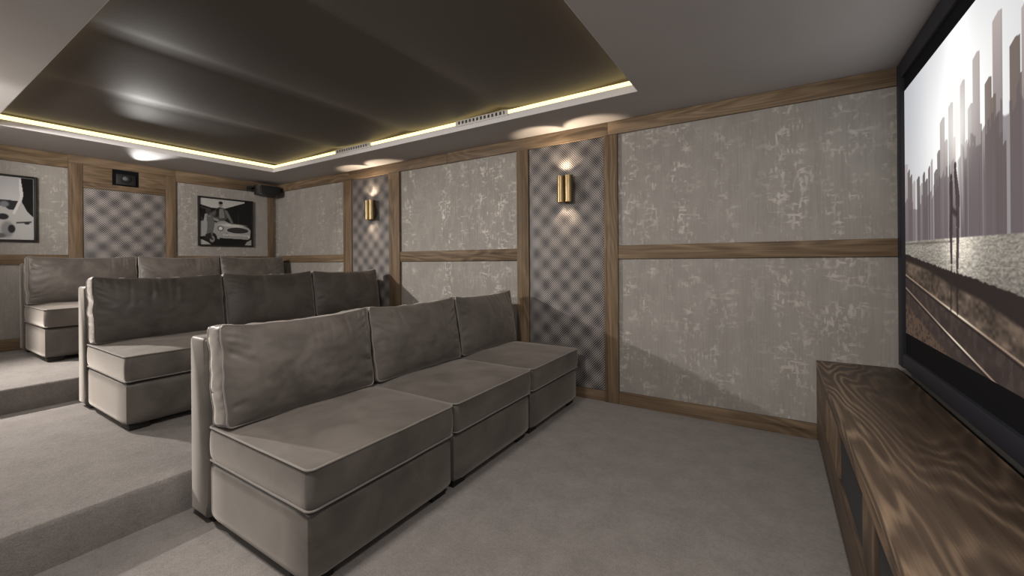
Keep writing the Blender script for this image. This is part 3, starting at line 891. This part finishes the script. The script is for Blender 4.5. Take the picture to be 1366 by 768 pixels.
def back_cushion(seed):
    """Boxed back cushion leaning on the backrest: pillowed face, ruched gusset, piped edges."""
    W, H, T = MW - 0.024, 0.440, 0.125
    rs = Vector((seed * 5.7, seed * 11.3, seed * 2.9))
    NU, NV = 104, 60
    rnd = random.Random(seed * 17 + 3)
    creases = []
    ctr = rnd.uniform(-0.5, 0.6)
    for _ in range(9):                                   # soft folds falling from the top edge
        creases.append((max(-.9, min(.9, rnd.gauss(ctr, 0.38))), 1.0, rnd.uniform(-0.25, 0.25), rnd.uniform(0.25, 0.8), rnd.uniform(0.012, 0.030), rnd.uniform(0.003, 0.0075), 0))
    for sgn in (-1, 1):
        for _ in range(8):                               # short pulls along the side piping
            creases.append((sgn, rnd.uniform(-0.9, 0.9), rnd.uniform(-0.5, 0.5), rnd.uniform(0.10, 0.30), rnd.uniform(0.022, 0.05), rnd.uniform(0.002, 0.0055), 1))
    for sgn in (-1, 1):
        for q in range(3):                               # pulls running in from the top corners
            creases.append((sgn, 0.78 - 0.12 * q, 0.3 + 0.4 * q, rnd.uniform(0.2, 0.4), 0.03, rnd.uniform(0.003, 0.006), 1))
    def crease(u, v):
        d = 0.0
        for cu, cv_, sl, ln, wd_, dp, kind in creases:
            if kind == 0:
                a = 1.0 - v; off = (u - cu - sl * a * 0.35)
                wloc = wd_ * (1 + a)
            else:
                a = (1.0 - u * cu) ; off = (v - cv_ + sl * a) * 0.55
                wloc = wd_ * (1 + a)
            if a > ln * 1.3 or abs(off) > 3 * wloc: continue
            k = max(0.0, 1 - a / (ln * 1.3))
            d += dp * (k ** 0.8) * min(1, a * 12 + 0.1) * (math.exp(-(off / wloc) ** 2) - 0.55 * math.exp(-((off - 1.5 * wloc) / wloc) ** 2))
        return d
    def border_offset(u, v):
        du = 0.010 * (1 - v * v) * noise.noise(Vector((v * 3, 1.0, 4)) + rs)
        sag = -0.010 * (1 - u * u) * (v > 0) * v
        ear = 0.014 * (abs(u) ** 6) * max(v, 0)
        return du, sag + ear + 0.004 * noise.noise(Vector((u * 4, 7.0, v)) + rs) * abs(v)
    def face_pt(u, v, side):
        # side +1 front, -1 back; u across, v up, both -1..1
        ru, rv = u, v
        du, dv = border_offset(u, v)
        c = 0.022
        y = u * (W / 2) ; z = v * (H / 2)
        # rounded corners
        ay, az = abs(y) - (W / 2 - c), abs(z) - (H / 2 - c)
        if ay > 0 and az > 0:
            L = math.hypot(ay, az)
            mx = max(ay, az)
            k = mx / L if L > 1e-6 else 1
            y = math.copysign(W / 2 - c + ay * k, y); z = math.copysign(H / 2 - c + az * k, z)
        y += du * abs(u) ** 3; z += dv
        b = (max(0, 1 - abs(u) ** 2.4) ** 0.62) * (max(0, 1 - abs(v) ** 2.2) ** 0.62)
        x = T / 2 + (0.068 if side > 0 else 0.012) * b
        if side > 0:
            x -= crease(u, v) * min(1, (1 - abs(u)) * 16) * min(1, (1 - abs(v)) * 12)
            dg = noise.noise(Vector((u * 5.0 + v * 3.0, v * 5.0 - u * 3.0, 6.5)) + rs)
            x += 0.003 * dg * b + 0.0018 * noise.noise(Vector((u * 12, v * 8, 1)) + rs) * b
        return Vector((x * side, y, z))
    pass
    bm = bmesh.new()
    us = [math.sin((i / NU * 2 - 1) * PI / 2 * 0.92) / math.sin(PI / 2 * 0.92) for i in range(NU + 1)]
    vs = [math.sin((j / NV * 2 - 1) * PI / 2 * 0.90) / math.sin(PI / 2 * 0.90) for j in range(NV + 1)]
    F = [[bm.verts.new(face_pt(u, v, 1)) for v in vs] for u in us]
    Bk = [[bm.verts.new(face_pt(u, v, -1)) for v in vs] for u in us]
    for i in range(NU):
        for j in range(NV):
            bm.faces.new((F[i][j], F[i + 1][j], F[i + 1][j + 1], F[i][j + 1]))
            bm.faces.new((Bk[i][j], Bk[i][j + 1], Bk[i + 1][j + 1], Bk[i + 1][j]))
    per = [(i, 0) for i in range(NU)] + [(NU, j) for j in range(NV)] + [(i, NV) for i in range(NU, 0, -1)] + [(0, j) for j in range(NV, 0, -1)]
    ringF = [F[i][j] for i, j in per]; ringB = [Bk[i][j] for i, j in per]
    n = len(per)
    prev = ringF
    K = 6
    for k in range(1, K):
        f = k / K
        cur = []
        for q, (i, j) in enumerate(per):
            p = ringF[q].co.lerp(ringB[q].co, f)
            d = Vector((0, us[i] if abs(us[i]) > 0.999 else 0, vs[j] if abs(vs[j]) > 0.999 else 0))
            s_ = (us[i] * W * 9 if abs(vs[j]) > 0.999 else vs[j] * H * 26)
            ruch = noise.noise(Vector((s_, f * 1.5, 9.0)) + rs) * 0.011
            bulge = (0.007 + ruch) * math.sin(PI * f)
            if d.z < 0: bulge = min(bulge, 0.003)
            if abs(d.y) > 0: bulge = min(bulge, 0.005)
            p = p + d * bulge
            cur.append(bm.verts.new(p))
        for q in range(n):
            bm.faces.new((prev[q], prev[(q + 1) % n], cur[(q + 1) % n], cur[q]))
        prev = cur
    for q in range(n):
        bm.faces.new((prev[q], prev[(q + 1) % n], ringB[(q + 1) % n], ringB[q]))
    pip = bmesh.new()
    add_tube(pip, [v.co.copy() for v in ringF], 0.0042, 6, True)
    add_tube(pip, [v.co.copy() for v in ringB], 0.0042, 6, True)
    return bm, pip, H

def puff_base():
    bm = bmesh.new()
    add_box(bm, (-0.776, 0.003, 0.032), (0.0, MW - 0.003, 0.302))
    bmesh.ops.subdivide_edges(bm, edges=bm.edges[:], cuts=9, use_grid_fill=True)
    c = Vector((-0.388, MW / 2, 0.167)); h = Vector((0.388, MW / 2 - .003, 0.135))
    for v in bm.verts:
        d = v.co - c
        u = Vector((d.x / h.x, d.y / h.y, d.z / h.z))
        # rounded edges
        for a in range(3):
            pass
        r = 0.034
        q = Vector([max(-(h[a] - r), min(h[a] - r, d[a])) for a in range(3)])
        e = d - q
        if e.length > 1e-6:
            e = e.normalized() * r
        p = q + e
        k = (1 - min(1, abs(u.y)) ** 4) * (1 - min(1, abs(u.z)) ** 3)
        if u.x > 0.98: p.x += 0.010 * k
        k2 = (1 - min(1, abs(u.x)) ** 4) * (1 - min(1, abs(u.z)) ** 3)
        if abs(u.y) > 0.98: p.y += math.copysign(0.001 * k2, u.y)
        v.co = c + p
    return bm

def slab():
    bm = bmesh.new()
    prof_ = [(-MD, 0.030), (-0.790, 0.030), (-0.778, 0.10), (-0.776, 0.45), (-0.796, 0.835), (-0.803, 0.848), (-0.815, 0.854), (-0.930, 0.854), (-0.944, 0.848), (-MD, 0.834)]
    A = [bm.verts.new((x, 0.002, z)) for x, z in prof_]; B = [bm.verts.new((x, MW - 0.002, z)) for x, z in prof_]
    n = len(prof_)
    for i in range(n):
        bm.faces.new((A[i], A[(i + 1) % n], B[(i + 1) % n], B[i]))
    fa = bm.faces.new(A); fb_ = bm.faces.new(list(reversed(B)))
    es = list(fa.edges) + list(fb_.edges)
    bmesh.ops.bevel(bm, geom=es, offset=0.014, segments=3, profile=0.5, affect='EDGES')
    return bm

proto = {}
def sofa_module(x_front, y0, z, seed, lab):
    t = thing('sofa_module', lab, 'sofa', (x_front, y0, z), group='taupe velvet sofa modules')
    if 'base' not in proto:
        proto['base'] = obj('base', puff_base(), M['velvet'], t, angle=60)
        proto['back'] = obj('backrest', slab(), M['velvet'], t, angle=50)
        proto['legs'] = []
        for lx in (-0.86, -0.10):
            for ly in (0.03, MW - 0.13):
                bm = bmesh.new(); add_box(bm, (lx - 0.06, ly, 0.0), (lx + 0.07, ly + 0.10, 0.036), 0.003)
                proto['legs'].append(obj('leg', bm, M['leg'], t))
    else:
        for o in [proto['base'], proto['back']] + proto['legs']:
            c = o.copy(); COL.objects.link(c); c.parent = t
    b, p = seat_cushion(seed)
    c = obj('seat_cushion', b, M['velvet'], t, angle=50)
    obj('piping', p, M['lit_cord'], c)
    b, p, H = back_cushion(seed + 20)
    lean = math.radians(-8.5 + 1.5 * math.sin(seed * 2.1))
    c = obj('back_cushion', b, M['velvet'], t, angle=70)
    c.rotation_euler = (0, lean, 0)
    c.location = (-0.694, MW / 2, 0.466 + H / 2)
    obj('piping', p, M['lit_cord'], c)
    return t

ROW = [('front row', -1.41, 0.0), ('middle row', -3.27, Z1), ('back row', -5.25, Z2)]
POS = ['end of the {} nearest the steps', 'middle of the {}', 'end of the {} against the panelled wall']
sd = 1
for row, xf, z in ROW:
    for k in range(3):
        lab = 'taupe velvet sofa module at ' + POS[k].format(row) if k != 1 else 'taupe velvet sofa module in the ' + POS[k].format(row)
        sofa_module(xf, 0.850 + k * MW, z, sd, lab)
        sd += 1

# ---------------------------------------------------------------- light
def spot(name, loc, target, energy, color, size, blend, radius):
    L = bpy.data.lights.new(name, 'SPOT')
    L.energy = energy; L.color = color; L.spot_size = math.radians(size); L.spot_blend = blend; L.shadow_soft_size = radius
    o = bpy.data.objects.new(name, L); COL.objects.link(o)
    o.location = loc
    o.rotation_euler = (Vector(target) - Vector(loc)).to_track_quat('-Z', 'Y').to_euler()
    return o
WARM = (1.0, 0.93, 0.86)
spot('downlight_and_fill', (-5.8, 0.05, ZC - 0.03), (-2.9, 1.45, 0.3), 580, WARM, 106, 0.8, 0.05)
spot('downlight_and_fill', (-4.0, -0.30, ZC - 0.03), (-6.1, 2.6, 1.8), 400, WARM, 74, 1.0, 0.10)  # unseen spot added to brighten the back wall and corner
spot('downlight_and_fill', (-1.42, 0.30, ZC - 0.03), (-1.6, 1.8, 0.4), 150, WARM, 165, 1.0, 0.12)  # unseen fill added above the front row, placed to keep sofa fronts dark
spot('downlight_and_fill', (-0.05, 1.0, ZC - 0.03), (-0.3, 2.0, 0.0), 92, WARM, 160, 1.0, 0.15)  # unseen soft fill added for the front floor and long wall
L = bpy.data.lights.new('side_fill_light', 'POINT')  # no fixture: point lamp added as soft fill towards the back
L.energy = 32; L.color = (1.0, 0.93, 0.86); L.shadow_soft_size = 0.15
o = bpy.data.objects.new('side_fill_light', L); COL.objects.link(o); o.location = (-4.4, -0.5, 1.85)
spot('niche_highlight_spot', NICHE_SPOT, NICHE_SPOT + Vector((1.0, -0.04, 0.10)), 105, (1.0, 0.97, 0.94), 38, 1.0, 0.03)  # added above the lens to make the soffit patch and ceiling highlight

wd = bpy.data.worlds.new('World')
scene.world = wd
wd.use_nodes = True
bgn = wd.node_tree.nodes['Background']
bgn.inputs[0].default_value = (1.0, 0.97, 0.95, 1)
bgn.inputs[1].default_value = 0.36

# ---------------------------------------------------------------- camera
cam = bpy.data.cameras.new('Camera')
co = bpy.data.objects.new('Camera', cam)
COL.objects.link(co)
yaw, roll = 0.5628, -0.0074
fwv = Vector((-math.sin(yaw), math.cos(yaw), 0))
rt0 = Vector((math.cos(yaw), math.sin(yaw), 0)); up0 = Vector((0, 0, 1))
rt = rt0 * math.cos(roll) + up0 * math.sin(roll)
up = up0 * math.cos(roll) - rt0 * math.sin(roll)
co.matrix_world = Matrix(((rt.x, up.x, -fwv.x, 0.0), (rt.y, up.y, -fwv.y, 0.0), (rt.z, up.z, -fwv.z, 1.20), (0, 0, 0, 1)))
cam.sensor_width = 36.0
cam.lens = 553.0 / 1366 * 36.0
cam.shift_y = -(384 - 347.6) / 1366
cam.clip_start = 0.02
scene.camera = co

scene.view_settings.view_transform = 'Standard'
scene.view_settings.look = 'None'
scene.view_settings.exposure = 0.0
scene.view_settings.gamma = 1.0
scene.view_settings.use_curve_mapping = False
